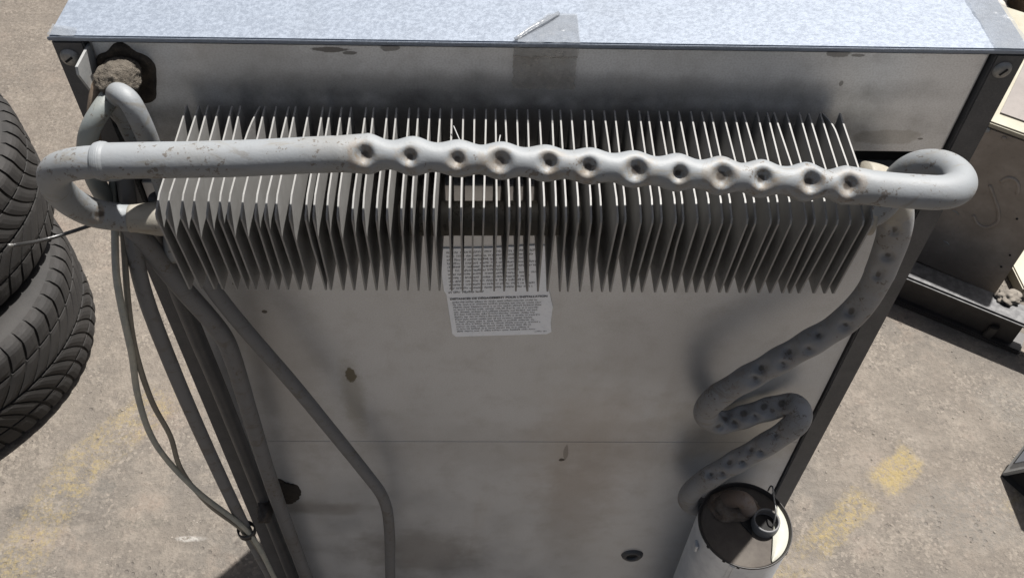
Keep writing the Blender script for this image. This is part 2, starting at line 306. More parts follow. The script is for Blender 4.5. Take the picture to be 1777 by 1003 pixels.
def sweep(name, pts, r, mat, parent=None, seg=24, step=0.003, dents=(), rad=None, soften=4, caps=True, ref=(0, -0.745, 0.667), raw=False, wob=0.012):
    """round tube along a smooth path. dents: (point on the surface side, radius, depth); rad(p) -> (radius across, radius along ref)"""
    c = [Vector(p) for p in pts] if raw else smooth_path(catmull(pts, step), soften)
    n = len(c); V = []; F = []; ref = Vector(ref).normalized(); N = None
    cum = 0.0
    for i in range(n):
        T = (c[min(i + 1, n - 1)] - c[max(i - 1, 0)]).normalized()
        if N is None:
            N = ref - T * ref.dot(T)
            if N.length < 0.1: N = Vector((1, 0, 0)) - T * T.x
            N.normalize()
        else:
            N = (N - T * N.dot(T)).normalized()
        B = T.cross(N)
        ra, rn = rad(c[i]) if rad else (r, r)
        w = 1 + wob * noise.noise(c[i] * 45)
        for k in range(seg):
            a = 2 * math.pi * k / seg
            V.append(c[i] + (N * (math.cos(a) * rn) + B * (math.sin(a) * ra)) * w)
    for i in range(n - 1):
        for k in range(seg):
            k2 = (k + 1) % seg; F.append((i * seg + k, i * seg + k2, (i + 1) * seg + k2, (i + 1) * seg + k))
    if caps: F.append(tuple(range(seg - 1, -1, -1))); F.append(tuple((n - 1) * seg + k for k in range(seg)))
    dirt = [0.0] * len(V); hole = [0.0] * len(V)
    if dents:
        for (p, R, dep, ax) in dents:
            p = Vector(p)
            for i, v in enumerate(V):
                d = v - p
                if abs(d.x) > 4 * R or abs(d.z) > 6 * R or abs(d.y) > 6 * R: continue
                ax_ = Vector(ax); h = d.dot(ax_)
                lat = (d - ax_ * h).length
                if h < -R * 1.3: continue
                g = math.exp(-(lat / R) ** 3.4)
                V[i] = v - ax_ * dep * g
                hole[i] = max(hole[i], math.exp(-(lat / (R * 0.62)) ** 4)); dirt[i] = max(dirt[i], math.exp(-((d + Vector((0.0022 * math.sin(p.x * 700), 0, 0.0018))).length / (R * 1.9)) ** 2))
    me = me_of(name, V, F)
    for nm, arr in (('dirt', dirt), ('hole', hole)):
        at = me.attributes.new(nm, 'FLOAT', 'POINT'); at.data.foreach_set('value', arr)
    return link(name, me, mat, parent, True)
def lathe(name, prof, c, mat, parent=None, seg=48, closed=False, smooth=True):
    V = []; F = []; k = len(prof)
    for i in range(seg):
        a = 2 * math.pi * i / seg
        for r, z in prof: V.append((c[0] + r * math.cos(a), c[1] + r * math.sin(a), c[2] + z))
    for i in range(seg):
        j = (i + 1) % seg
        for q in range(k if closed else k - 1):
            q2 = (q + 1) % k; F.append((i * k + q, j * k + q, j * k + q2, i * k + q2))
    return link(name, me_of(name, V, F), mat, parent, smooth)
def lathe_y(name, prof, c, mat, parent=None, seg=28):
    """turned about the y axis, prof: (radius, distance out of the panel)"""
    V = []; F = []; k = len(prof)
    for i in range(seg):
        a = 2 * math.pi * i / seg
        for r, d in prof: V.append((c[0] + r * math.cos(a), c[1] - d, c[2] + r * math.sin(a)))
    for i in range(seg):
        j = (i + 1) % seg
        for q in range(k - 1): F.append((i * k + q, i * k + q + 1, j * k + q + 1, j * k + q))
    return link(name, me_of(name, V, F), mat, parent, True)

# ------------------------------------------------------------------ the ground
fl = link('floor', me_of('floor', [(-14, -8, 0), (14, -8, 0), (14, 22, 0), (-14, 22, 0)], [(0, 1, 2, 3)]), M['floor']); fl['kind'] = 'structure'

# ------------------------------------------------------------------ the refrigerator: cabinet
FR = thing('absorption_refrigerator', (0, 0.2, 0), 'back of grey steel refrigerator with finned condenser, bent tubes and galvanised top', 'refrigerator')
W = 0.26; H = 1.13; DEP = 0.40
box('cabinet', -W + 0.001, W - 0.001, 0.034, DEP, 0.0, H - 0.004, M['bar'], FR)
top = box('top_panel', -W, W, -0.0035, DEP + 0.002, H - 0.0035, H, M['galv'], FR, 0.0008)
box('top_lip', -0.2605, 0.2605, -0.0042, -0.0036, H - 0.0026, H - 0.0003, M['galv'], top, 0.0004)
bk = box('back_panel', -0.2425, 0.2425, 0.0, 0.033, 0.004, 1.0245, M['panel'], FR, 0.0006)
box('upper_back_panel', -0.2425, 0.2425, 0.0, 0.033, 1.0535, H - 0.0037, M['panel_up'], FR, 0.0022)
box('panel_slot', -0.2425, 0.2425, 0.027, 0.033, 1.0248, 1.0532, M['black'], FR)
# the two sheets of the lower panel overlap in a thin seam
box('panel_seam', -0.242, 0.242, -0.0003, -0.0001, 0.7232, 0.7235, M['panel'], bk)
for s in (-1, 1):
    x0, x1 = sorted((s * 0.2435, s * 0.2598))
    fb = box('frame_bar', x0, x1, -0.0030, 0.033, 0.002, H - 0.0037, M['bar'], FR, 0.0008)
    sx = -0.2530 if s < 0 else 0.2503
    sw = lathe_y('screw', [(0.0001, 0.0022), (0.0028, 0.0020), (0.0046, 0.0012), (0.0052, 0.0)], (sx, -0.0031, 1.1165), M['screw'], fb)
    a = 0.6 if s < 0 else 0.9
    prism('screw_slot', [Vector((sx, -0.0053, 1.1165)) + Vector((math.cos(a) * u - math.sin(a) * w_, 0, math.sin(a) * u + math.cos(a) * w_)) for u, w_ in ((-0.0025, -0.0006), (0.0025, -0.0006), (0.0025, 0.0006), (-0.0025, 0.0006))], (0, -1, 0), 0.0003, M['black'], fb)
# triangular hinge flange on the left, a slot punched through it
b = bmesh.new()
outer = [(-0.2425, 0.0, 1.1235), (-0.2428, -0.021, 1.1235), (-0.2428, -0.0225, 1.1195), (-0.2428, -0.010, 1.088), (-0.2425, 0.0, 1.066)]
hole_ = [(-0.2426, -0.0105, 1.1115), (-0.2426, -0.0130, 1.1115), (-0.2426, -0.0130, 1.1045), (-0.2426, -0.0105, 1.1045)]
fl_me = None
vo = [b.verts.new(p) for p in outer]; vh = [b.verts.new(p) for p in hole_]
eo = [b.edges.new((vo[i], vo[(i + 1) % 5])) for i in range(5)]; eh = [b.edges.new((vh[i], vh[(i + 1) % 4])) for i in range(4)]
bmesh.ops.triangle_fill(b, use_beauty=True, edges=eo + eh)
g = bmesh.ops.extrude_face_region(b, geom=b.faces[:]); bmesh.ops.translate(b, verts=[v for v in g['geom'] if isinstance(v, bmesh.types.BMVert)], vec=(0.0014, 0, 0))
bmesh.ops.recalc_face_normals(b, faces=b.faces)
link('hinge_flange', bm_mesh('hinge_flange', b), M['white_steel'], FR)

# foam plug in its ragged hole
V = [(-0.2265, -0.0012, 1.1045)]; ring = []
K = 40
for j, (rr, d) in enumerate(((0.45, 0.0008), (0.75, 0.0014), (0.93, 0.0026), (1.0, 0.0))):
    for i in range(K):
        a = 2 * math.pi * i / K; q = 1 + 0.16 * noise.noise(Vector((math.cos(a) * 1.7, math.sin(a) * 1.7, 3.1))) + 0.05 * math.sin(5 * a)
        V.append((-0.2265 + 0.0155 * rr * q * math.cos(a), -d - (0.0006 * random.random() if j < 3 else 0), 1.1045 + 0.0185 * rr * q * math.sin(a)))
Fs = [(0, 1 + i, 1 + (i + 1) % K) for i in range(K)]
for j in range(3):
    for i in range(K): Fs.append((1 + j * K + i, 1 + (j + 1) * K + i, 1 + (j + 1) * K + (i + 1) % K, 1 + j * K + (i + 1) % K))
link('sealant_ring', me_of('sealant_ring', V, Fs), M['tar'], FR, True)
b = bmesh.new(); bmesh.ops.create_icosphere(b, subdivisions=5, radius=1.0)
for v in b.verts:
    p = v.co.copy(); k = 1 + 0.16 * noise.noise(p * 1.6) + 0.10 * noise.noise(p * 4) + 0.05 * noise.noise(p * 10) + 0.03 * noise.noise(p * 24)
    v.co = Vector((-0.2262 + p.x * 0.0118 * k, -0.0125 + p.y * 0.0135 * k, 1.1105 + p.z * 0.0098 * k))
link('foam_plug', bm_mesh('foam_plug', b), M['foam'], FR, True)

# rubber grommet and its hole near the bottom of the panel
gr = lathe_y('grommet', [(0.0062, 0.0), (0.0064, 0.0030), (0.0085, 0.0040), (0.0108, 0.0022), (0.0118, 0.0)], (0.125, 0.0, 0.4958), M['bar'], FR)
lathe_y('grommet_hole', [(0.0001, 0.0006), (0.0062, 0.0006)], (0.125, 0.0, 0.4958), M['black'], gr)

# ------------------------------------------------------------------ the instruction label
ST = [(-0.0632, 0.968), (-0.0605, 0.9251), (-0.0590, 0.9215), (-0.0560, 0.8765), (-0.0535, 0.8732), (0.0140, 0.8770), (0.0172, 0.8795), (0.0160, 0.8900), (0.0165, 0.9080), (0.0120, 0.9300), (0.0078, 0.9715), (0.0040, 0.9722), (-0.0300, 0.9690)]
lab = prism('instruction_label', [(x, -0.0011, z) for x, z in ST], (0, 1, 0), 0.0008, M['paper'], FR)
lab['label'] = 'white paper label printed with dense lines of small French text'
V = []; Fs = []
def quad(x, z, w, h, sk=0.06):
    i = len(V); y = -0.0014
    for u, v in ((0, 0), (w, 0), (w, h), (0, h)): V.append((x + u, y, z + v + sk * (x + u + 0.06)))
    Fs.append((i, i + 1, i + 2, i + 3))
rl = random.Random(3)
def text_line(x0, x1, z, h):
    x = x0
    while x < x1:
        wlen = rl.randint(2, 10)
        for _ in range(wlen):
            if x > x1: break
            cw = h * rl.uniform(0.35, 0.6); k = rl.random()
            quad(x, z, cw * 0.35, h * (1.35 if k < 0.2 else rl.uniform(0.8, 1.0)))
            if rl.random() < 0.75: quad(x + cw * 0.35, z + h * rl.choice((0, 0.35, 0.7)), cw * 0.5, h * 0.3)
            x += cw * 1.12
        x += h * rl.uniform(0.4, 0.8)
for i in range(11): text_line(-0.0578 + i * 0.00012, 0.0045 - rl.random() * 0.010 * (i % 3), 0.9635 - i * 0.00365, 0.00165)
text_line(-0.0575, -0.033, 0.9226, 0.0018)
for i in range(13): text_line(-0.0550 + i * 0.00022, 0.0125 - rl.random() * 0.012, 0.9120 - i * 0.00278, 0.00140)
text_line(0.005, 0.0135, 0.8758, 0.0012)
link('printed_lines', me_of('printed_lines', V, Fs), M['ink'], lab)
cu = bpy.data.curves.new('heading', 'FONT'); cu.body = "DISTANCES DE D\u00c9GAGEMENT POUR L'INSTALLATION"; cu.size = 0.0036; cu.space_character = 1.0; cu.offset = 0.00012
to = bpy.data.objects.new('heading_src', cu); COL.objects.link(to); bpy.context.view_layer.update()
hm = bpy.data.meshes.new_from_object(to.evaluated_get(bpy.context.evaluated_depsgraph_get())); bpy.data.objects.remove(to)
xs = [v.co.x for v in hm.vertices]; sx = 0.0685 / (max(xs) - min(xs))
for v in hm.vertices:
    x = -0.0565 + (v.co.x - min(xs)) * sx; v.co = Vector((x, -0.00142, 0.9155 + v.co.y * 0.78 + 0.06 * (x + 0.06)))
hm.materials.clear(); link('printed_heading', hm, M['ink'], lab)

# clear tape over the top edge, wrinkled, and a strip at the right corner
def sheet(name, P, nu, nv, off, amp, mat, parent, seed=0):
    V = []; Fs = []
    for i in range(nu + 1):
        for j in range(nv + 1):
            p, n = P(i / nu, j / nv); n = Vector(n)
            V.append(Vector(p) + n * (off + amp * abs(noise.noise(Vector(p) * 160 + Vector((seed, 0, 0)))) + amp * 0.7 * abs(noise.noise(Vector(p) * 60 + Vector((seed, 5, 0))))))
    for i in range(nu):
        for j in range(nv):
            a = i * (nv + 1) + j; Fs.append((a, a + 1, a + nv + 2, a + nv + 1))
    o = link(name, me_of(name, V, Fs), mat, parent, True)
    return o
ragged = lambda v, k: 0.0012 * noise.noise(Vector((v * 9, k, 0)))
sheet('clear_tape', lambda u, v: ((-0.0172 + 0.0345 * u + ragged(v, 1), -0.0052 if v > 0.8 else -0.0006 - 0.0046 * max(0, (v - 0.72) / 0.08), 1.0988 + 0.0300 * v + ragged(u, 5)), (0, -1, 0)), 44, 40, 0.0006, 0.0014, M['tape'], FR, 3)
sheet('clear_tape', lambda u, v: ((-0.0150 + 0.0330 * u, -0.0045 + 0.0275 * v * (0.25 + 0.75 * min(1, u * 1.9)), H), (0, 0, 1)), 40, 20, 0.0004, 0.0010, M['tape_top'], FR, 8)
sweep('tape_fold', [(-0.0165, -0.0025, H + 0.0010), (-0.008, 0.006, H + 0.0022), (0.0015, 0.014, H + 0.0030), (0.008, 0.0225, H + 0.0016)], 0.0009, M['tape_top'], FR, seg=10, rad=lambda p: (0.0011, 0.0003))
sheet('clear_tape', lambda u, v: ((0.2405 + 0.0195 * u + ragged(v, 9), -0.0042 + 0.09 * v, H), (0, 0, 1)), 16, 50, 0.0004, 0.0014, M['tape_top'], FR, 12)
sheet('clear_tape', lambda u, v: ((-0.2598 + 0.014 * u + ragged(v, 4), -0.0042 + 0.010 * v * (1 - 0.4 * u), H), (0, 0, 1)), 16, 12, 0.0004, 0.0012, M['tape_top'], FR, 15)

# ------------------------------------------------------------------ condenser: finned rear tube, dented front tube
R1 = 0.0088
FT = [(-0.2196, -0.08, 1.1119), (-0.1543, -0.08, 1.1143), (-0.0929, -0.08, 1.1183), (-0.0664, -0.08, 1.1172), (0.0129, -0.08, 1.1125), (0.0844, -0.08, 1.1066), (0.153, -0.08, 1.1007), (0.1775, -0.08, 1.0978), (0.1900, -0.08, 1.0970)]
DX = [-0.0885, -0.0664, -0.0444, -0.0238, -0.0023, 0.0194, 0.041, 0.0626, 0.0844, 0.1051, 0.128, 0.149]
NV = Vector((0, -0.745, 0.667)).normalized()
fc = smooth_path(catmull([(-0.2196, -0.08, 1.1119), (-0.2366, -0.079, 1.1071)][::-1] + FT[1:], 0.0012), 6)
def zc(x): return min(fc, key=lambda p: abs(p.x - x))
dents = []
for i, x in enumerate(DX):
    p = zc(x); k = (1.0, .92, .95, 1.05, 1.0, .95, 1.08, .9, 1.1, .95, 1, 1.02)[i]
    k *= random.uniform(0.86, 1.14); ax = (NV + Vector((random.uniform(-.15, .15), 0, random.uniform(-.12, .12)))).normalized()
    dents.append((p + ax * 0.0068 + Vector((random.uniform(-.0012, .0012), 0, 0)), 0.0040 * k, 0.0044 * random.uniform(.8, 1.2), ax))
def rad1(p):
    if p.x < DX[0] - 0.012 or p.x > DX[-1] + 0.014: return (R1, R1)
    best = min(DX, key=lambda x: abs(x - p.x)); d = abs(best - p.x)
    ph = math.cos(min(1, d / 0.0108) * math.pi) * 0.5 + 0.5
    e = 1.0
    if p.x < DX[0]: e = max(0, 1 - (DX[0] - p.x) / 0.012)
    if p.x > DX[-1]: e = max(0, 1 - (p.x - DX[-1]) / 0.014)
    ra = 0.0071 + (0.0024 + 0.0005 * math.sin(best * 900)) * ph; rn = 0.0078 - 0.0008 * ph
    if p.x < DX[0] or p.x > DX[-1]: ra = R1 + (0.0097 - R1) * e; rn = R1 + (0.0070 - R1) * e
    return (ra, rn)
straight = [(-0.2170, -0.08, 1.1120)] + FT[1:]
sp = smooth_path(catmull(straight, 0.0011), 8)
# right loop: the front tube turns back, under itself and into the finned tube
loopR = [(0.1900, -0.08, 1.0970), (0.2000, -0.0798, 1.0964), (0.2110, -0.0740, 1.0945), (0.2155, -0.0630, 1.0920), (0.2120, -0.0510, 1.0890), (0.2040, -0.0420, 1.0800), (0.1990, -0.0390, 1.0650), (0.1950, -0.0420, 1.0510), (0.1850, -0.045, 1.0445)]
lp = smooth_path(catmull(loopR, 0.0016), 10)
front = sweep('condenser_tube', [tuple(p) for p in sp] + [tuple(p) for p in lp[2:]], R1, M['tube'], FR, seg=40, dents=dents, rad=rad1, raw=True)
front['label'] = 'light grey tube with a row of round dents across the fins'
# left return bend, with the collar where it slips into the front tube
bendL = [(-0.2120, -0.08, 1.1120), (-0.2280, -0.0795, 1.1100), (-0.2425, -0.0755, 1.1020), (-0.2520, -0.0675, 1.0850), (-0.2545, -0.0580, 1.0640), (-0.2495, -0.0500, 1.0470), (-0.2390, -0.0455, 1.0395), (-0.2250, -0.045, 1.0380), (-0.2090, -0.045, 1.0380), (-0.1980, -0.045, 1.0381)]
db = [(Vector((-0.2440, -0.0560, 1.0520)), 0.0035, 0.0014, NV)]
sweep('return_bend', bendL, 0.0080, M['tube'], FR, seg=32, step=0.0016, dents=db, soften=8)
sweep('weld_bead', [(-0.2192, -0.08, 1.1119), (-0.2175, -0.08, 1.1120), (-0.2150, -0.08, 1.1121), (-0.2125, -0.08, 1.1122)], 0.0091, M['tube'], FR, seg=48, step=0.0004, soften=0, wob=0.0, rad=lambda p: (0.0081 + 0.0013 * math.sin(math.pi * max(0, min(1, (p.x + 0.2192) / 0.0067))) ** 0.6 + 0.00015 * math.sin(p.x * 9000),) * 2)
rear = sweep('finned_tube', [(-0.2330, -0.0455, 1.0386), (-0.2200, -0.045, 1.0381), (-0.0291, -0.045, 1.0407), (0.1900, -0.045, 1.0438)], 0.0100, M['cream_tube'], FR, seg=28, step=0.002, rad=lambda p: (0.0100 - 0.0019 * max(0, min(1, (-0.217 - p.x) / 0.013)),) * 2)
rear['label'] = 'cream stained tube running through the row of fins'

PR = [(-0.0085, 1.0900), (-0.0760, 1.0872), (-0.0868, 1.0835), (-0.0880, 1.0810), (-0.0800, 1.0175), (-0.0785, 1.0160), (-0.0085, 1.0160)]
TH = 0.0009
def fin_mesh(name, bend=None):
    V = []; Fs = []; 
    b = bmesh.new()
    loop = [b.verts.new((0, y, z)) for y, z in PR]; b.faces.new(loop)
    if bend: bmesh.ops.subdivide_edges(b, edges=b.edges[:], cuts=4, use_grid_fill=True); bmesh.ops.triangulate(b, faces=b.faces[:])
    if bend:
        bmesh.ops.subdivide_edges(b, edges=b.edges[:], cuts=2, use_grid_fill=True)
        for v in b.verts: v.co.x += bend(v.co.y, v.co.z)
    g = bmesh.ops.extrude_face_region(b, geom=b.faces[:]); bmesh.ops.translate(b, verts=[v for v in g['geom'] if isinstance(v, bmesh.types.BMVert)], vec=(TH, 0, 0))
    bmesh.ops.recalc_face_normals(b, faces=b.faces)
    me = bm_mesh(name, b); me.materials.append(M['fin']); return me
plain = fin_mesh('fin')
bent = fin_mesh('fin_bent', lambda y, z: 0.0035 * max(0, (y + 0.040) / 0.032) ** 2 * max(0, (z - 1.05) / 0.04))
bent2 = fin_mesh('fin_bent', lambda y, z: -0.0040 * max(0, (y + 0.025) / 0.017) ** 2 * max(0, (z - 1.06) / 0.03))
bent3 = fin_mesh('fin_bent', lambda y, z: 0.0018 * max(0, (-y - 0.05) / 0.036) ** 2 * max(0, (1.06 - z) / 0.04))
rf = random.Random(11)
for i in range(61):
    me = bent if i in (6,) else bent2 if i == 59 else bent3 if i in (12, 31, 44) else plain
    o = bpy.data.objects.new('fin', me); COL.objects.link(o)
    o.parent = rear; o.matrix_parent_inverse = Matrix.Identity(4)
    x = -0.1970 + i * 0.006075 + rf.gauss(0, 0.00042)
    yaw = rf.gauss(0, 0.010); lean = rf.gauss(0, 0.011)
    o.matrix_local = Matrix.Translation((x, -0.045, 1.05)) @ Matrix.Rotation(yaw, 4, 'Z') @ Matrix.Rotation(lean, 4, 'Y') @ Matrix.Translation((0, 0.045, -1.05))
# lint caught on the fins
sweep('lint_strand', [(-0.0490, -0.028, 1.0935), (-0.0460, -0.036, 1.0918), (-0.0425, -0.046, 1.0908), (-0.0400, -0.0475, 1.0902)], 0.0004, M['white_steel'], rear, seg=6, step=0.001)
sweep('lint_strand', [(-0.0238, -0.034, 1.0925), (-0.0245, -0.040, 1.0915), (-0.0222, -0.050, 1.0905)], 0.0004, M['white_steel'], rear, seg=6, step=0.001)

# ------------------------------------------------------------------ absorber coil on the right
AB = [(0.1814, -0.0340, 1.0632), (0.1922, -0.0340, 1.0607), (0.2039, -0.0340, 1.0487), (0.2145, -0.0330, 1.0241), (0.2183, -0.0320, 1.0002), (0.2200, -0.0310, 0.9603), (0.2124, -0.0310, 0.9312), (0.1938, -0.0310, 0.9051), (0.1719, -0.0310, 0.8774), (0.1503, -0.0310, 0.8501), (0.1406, -0.0290, 0.8277), (0.1448, -0.0210, 0.7975), (0.1624, -0.0135, 0.7756), (0.1828, -0.0130, 0.7870), (0.2032, -0.0130, 0.7998), (0.2150, -0.0170, 0.8085), (0.2183, -0.0260, 0.8057), (0.2075, -0.0310, 0.7899), (0.1864, -0.0310, 0.7559), (0.1642, -0.0310, 0.7223), (0.1512, -0.0290, 0.6912), (0.1555, -0.0220, 0.6543), (0.1736, -0.0200, 0.6414), (0.1874, -0.0260, 0.6664), (0.1968, -0.0340, 0.6839), (0.2047, -0.0370, 0.6691)]
ac = smooth_path(catmull(AB, 0.0022), 10)
CAMV = Vector((-0.0296, -0.4151, 1.4093))
dl = []; rd = random.Random(21)
front_d = ((0.2213, 1.0221, 0.1), (0.2200, 1.0022, -0.4), (0.2196, 0.9763, 0.2), (0.2126, 0.9380, 0.3), (0.2166, 0.9312, -0.7), (0.2010, 0.9120, 0.3), (0.2009, 0.9025, -0.7), (0.1846, 0.8942, 0.3), (0.1861, 0.8853, -0.7), (0.1700, 0.8720, 0.3), (0.1694, 0.8660, -0.75),
           (0.1990, 0.7839, 0.3), (0.1843, 0.7600, 0.3), (0.1700, 0.7400, 0.3), (0.1962, 0.7661, -0.7), (0.1856, 0.7480, -0.7), (0.1700, 0.7313, -0.7), (0.1590, 0.7200, 0.2))
rear_d = ((0.1640, 0.5), (0.1790, 0.5), (0.1930, 0.5), (0.2050, 0.4), (0.1590, -0.3), (0.1720, -0.5), (0.1860, -0.5), (0.2000, -0.5))
for k, (px, pz, off) in enumerate([(a, b_, o_) for a, b_, o_ in front_d] + [(a, None, o_) for a, o_ in rear_d]):
    cand = [c for c in ac if (c.y < -0.0255 if pz else (c.y > -0.016 and 0.77 < c.z < 0.805))]
    c = min(cand, key=lambda q: (q.x - px) ** 2 + ((q.z - pz) ** 2 if pz else 0))
    v = (CAMV - c).normalized(); up = Vector((0, 0.5, 0.85)); up = (up - v * up.dot(v)).normalized()
    ax = (v + up * off).normalized(); big = 1.0 if pz else (1.5 if off > 0.3 else 1.05)
    dl.append((c + ax * 0.0084, 0.0036 * big * rd.uniform(.8, 1.2), (0.0042 if pz else 0.0048) * rd.uniform(.8, 1.2), ax))
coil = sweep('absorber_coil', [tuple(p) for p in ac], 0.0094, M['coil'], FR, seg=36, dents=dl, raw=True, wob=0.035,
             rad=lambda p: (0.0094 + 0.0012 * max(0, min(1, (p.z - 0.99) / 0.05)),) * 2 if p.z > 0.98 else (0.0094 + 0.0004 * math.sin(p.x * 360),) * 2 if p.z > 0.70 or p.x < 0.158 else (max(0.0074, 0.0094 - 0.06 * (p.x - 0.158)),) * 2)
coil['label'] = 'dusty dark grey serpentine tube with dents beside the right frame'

# ------------------------------------------------------------------ boiler jacket
JX, JY, JT = 0.199, -0.05, 0.668
jk = lathe('boiler_jacket', [(0.0405, -0.62), (0.0412, -0.60), (0.0412, -0.0004), (0.0410, 0.0), (0.0406, -0.0002), (0.0405, -0.02)], (JX, JY, JT), M['jacket'], FR, 64)
cp = lathe('boiler_cap', [(0.0001, -0.0055), (0.030, -0.0050), (0.0365, -0.0044), (0.0388, -0.0034), (0.0392, -0.0200)], (JX, JY, JT), M['cap'], jk, 64)
# pale crescent sheet painting sunlight onto the cap's outer right quarter
V = []; Fs = []; K = 22
for i in range(K + 1):
    a = math.radians(-62 + 92 * i / K); w_ = 0.0125 * math.sin(math.pi * i / K) ** 0.7 + 0.0008
    for q in range(5):
        r = 0.0386 - w_ * q / 4; V.append((JX + r * math.cos(a), JY + r * math.sin(a), JT - 0.0026 + 0.0012 * math.sin(math.pi * q / 4)))
for i in range(K):
    for q in range(4): a = i * 5 + q; Fs.append((a, a + 5, a + 6, a + 1))
link('cap_sun_crescent', me_of('cap_sun_crescent', V, Fs), M['cap_sun'], jk, True)
lathe('rim_gap', [(0.0386, -0.0036), (0.0404, -0.0002), (0.0408, 0.0006), (0.0414, 0.0004), (0.0415, -0.0012)], (JX, JY, JT), M['beam'], jk, 64)
lathe('flue_pipe', [(0.0100, -0.05), (0.0100, 0.0040), (0.0107, 0.0060), (0.0118, 0.0050), (0.0122, 0.0), (0.0122, -0.05)], (JX + 0.0185, JY + 0.0015, JT), M['dark_tube'], jk, 40)
lathe('flue_opening', [(0.0001, -0.0035), (0.0101, -0.0035)], (JX + 0.0185, JY + 0.0015, JT), M['black'], jk, 32)
prism('cap_slot', [(JX + x, JY + y, JT - 0.0047) for x, y in ((-0.016, 0.024), (-0.004, 0.006), (0.0055, -0.0080), (0.0075, 0.004), (0.009, 0.012), (0.004, 0.024))], (0, 0, 1), 0.0008, M['black'], jk)
for k, (a0, a1) in enumerate(((205, 214), (232, 236), (250, 254), (318, 322))):
    a = math.radians((a0 + a1) / 2); c = Vector((JX + 0.0413 * math.cos(a), JY + 0.0413 * math.sin(a), JT - 0.001)); t_ = Vector((-math.sin(a), math.cos(a), 0)); n_ = Vector((math.cos(a), math.sin(a), 0))
    h = 0.0018
    prism('jacket_notch', [c - t_ * 0.0012 + Vector((0, 0, -h)), c + t_ * 0.0012 + Vector((0, 0, -h)), c + t_ * 0.0012 + Vector((0, 0, h * 0.7)), c - t_ * 0.0012 + Vector((0, 0, h * 0.7))], n_, 0.0005, M['black'], jk)
b = bmesh.new(); bmesh.ops.create_icosphere(b, subdivisions=4, radius=1.0)
for v in b.verts:
    p = v.co.copy(); k = 1 + 0.25 * noise.noise(p * 1.8 + Vector((2, 0, 0))) + 0.12 * noise.noise(p * 5)
    v.co = Vector((0.1930 + p.x * 0.0230 * k, -0.0310 + p.y * 0.0150 * k, JT - 0.0045 + p.z * 0.0075 * k))
link('insulation_lump', bm_mesh('insulation_lump', b), M['rust_wool'], jk, True)
# sheet-metal clip on the jacket's left side and the flue baffle wire
a = math.radians(188); c = Vector((JX + 0.0416 * math.cos(a), JY + 0.0416 * math.sin(a) - 0.004, JT - 0.020))
box('jacket_clip', c.x - 0.0016, c.x + 0.0010, c.y - 0.0035, c.y + 0.0035, c.z - 0.007, c.z + 0.003, M['jacket'], jk, 0.0005)
sweep('baffle_wire', [(0.2260, -0.0170, 0.668), (0.2262, -0.0175, 0.678), (0.2268, -0.0190, 0.680), (0.2265, -0.0230, 0.680), (0.2255, -0.0320, 0.680), (0.2250, -0.0430, 0.680), (0.2240, -0.0520, 0.664)], 0.0008, M['screw'], jk, seg=8, step=0.001)
for a_, w_ in ((244, 0.0016), (247.5, 0.0006)):
    a = math.radians(a_); c = Vector((JX + 0.0412 * math.cos(a), JY + 0.0412 * math.sin(a), 0)); t_ = Vector((-math.sin(a), math.cos(a), 0)) * w_; n_ = Vector((math.cos(a), math.sin(a), 0))
    prism('jacket_seam', [c - t_ + Vector((0, 0, 0.05)), c + t_ + Vector((0, 0, 0.05)), c + t_ + Vector((0, 0, JT - 0.003)), c - t_ + Vector((0, 0, JT - 0.003))], n_, 0.0006, M['jacket'], jk)

# ------------------------------------------------------------------ tubes on the left
sweep('evaporator_tube', [(-0.2330, -0.006, 1.0600), (-0.2310, -0.013, 1.0850), (-0.2270, -0.0215, 1.1040), (-0.2215, -0.0290, 1.1135), (-0.2155, -0.0335, 1.1130), (-0.2125, -0.0355, 1.1010), (-0.2120, -0.0350, 1.0850), (-0.2125, -0.0345, 1.0650), (-0.2150, -0.0320, 1.0300), (-0.2250, -0.030, 0.990)], 0.0056, M['tube'], FR, seg=24, step=0.0016)
sweep('suction_tube', [(-0.2265, -0.012, 1.1080), (-0.2300, -0.0215, 1.1055), (-0.2335, -0.0300, 1.1030), (-0.2400, -0.0350, 1.0950), (-0.2470, -0.0345, 1.0800), (-0.2510, -0.032, 1.0600), (-0.2520, -0.028, 1.0350), (-0.2500, -0.024, 1.0050)], 0.0052, M['green_tube'], FR, seg=24, step=0.0016)
sweep('liquid_tube', [(-0.2335, -0.010, 1.1120), (-0.2385, -0.0150, 1.1060), (-0.2420, -0.0220, 1.0950), (-0.2470, -0.0230, 1.0780), (-0.2500, -0.0200, 1.0500)], 0.0036, M['brown_tube'], FR, seg=18, step=0.0016)
sweep('link_tube', [(-0.2450, -0.0330, 1.0610), (-0.2380, -0.0345, 1.0620), (-0.2250, -0.0300, 1.0660), (-0.2100, -0.020, 1.0700)], 0.0042, M['tube'], FR, seg=18, step=0.0016)
sweep('riser_tube', [(-0.2370, -0.022, 1.0600), (-0.2400, -0.030, 1.0300), (-0.2425, -0.044, 0.9900), (-0.2437, -0.05, 0.8991), (-0.2444, -0.045, 0.6398), (-0.2427, -0.04, 0.5199), (-0.242, -0.04, 0.20)], 0.0049, M['dark_tube'], FR, seg=20, step=0.008)
sweep('drain_tube', [(-0.2450, -0.035, 1.0350), (-0.2370, -0.035, 1.0130), (-0.2260, -0.035, 0.9720), (-0.2135, -0.0310, 0.9230), (-0.2106, -0.03, 0.9050), (-0.2100, -0.03, 0.8850), (-0.2134, -0.028, 0.7913), (-0.2169, -0.025, 0.6828), (-0.2178, -0.02, 0.4723), (-0.218, -0.02, 0.20)], 0.0063, M['dark_tube'], FR, seg=24, step=0.004, soften=3)
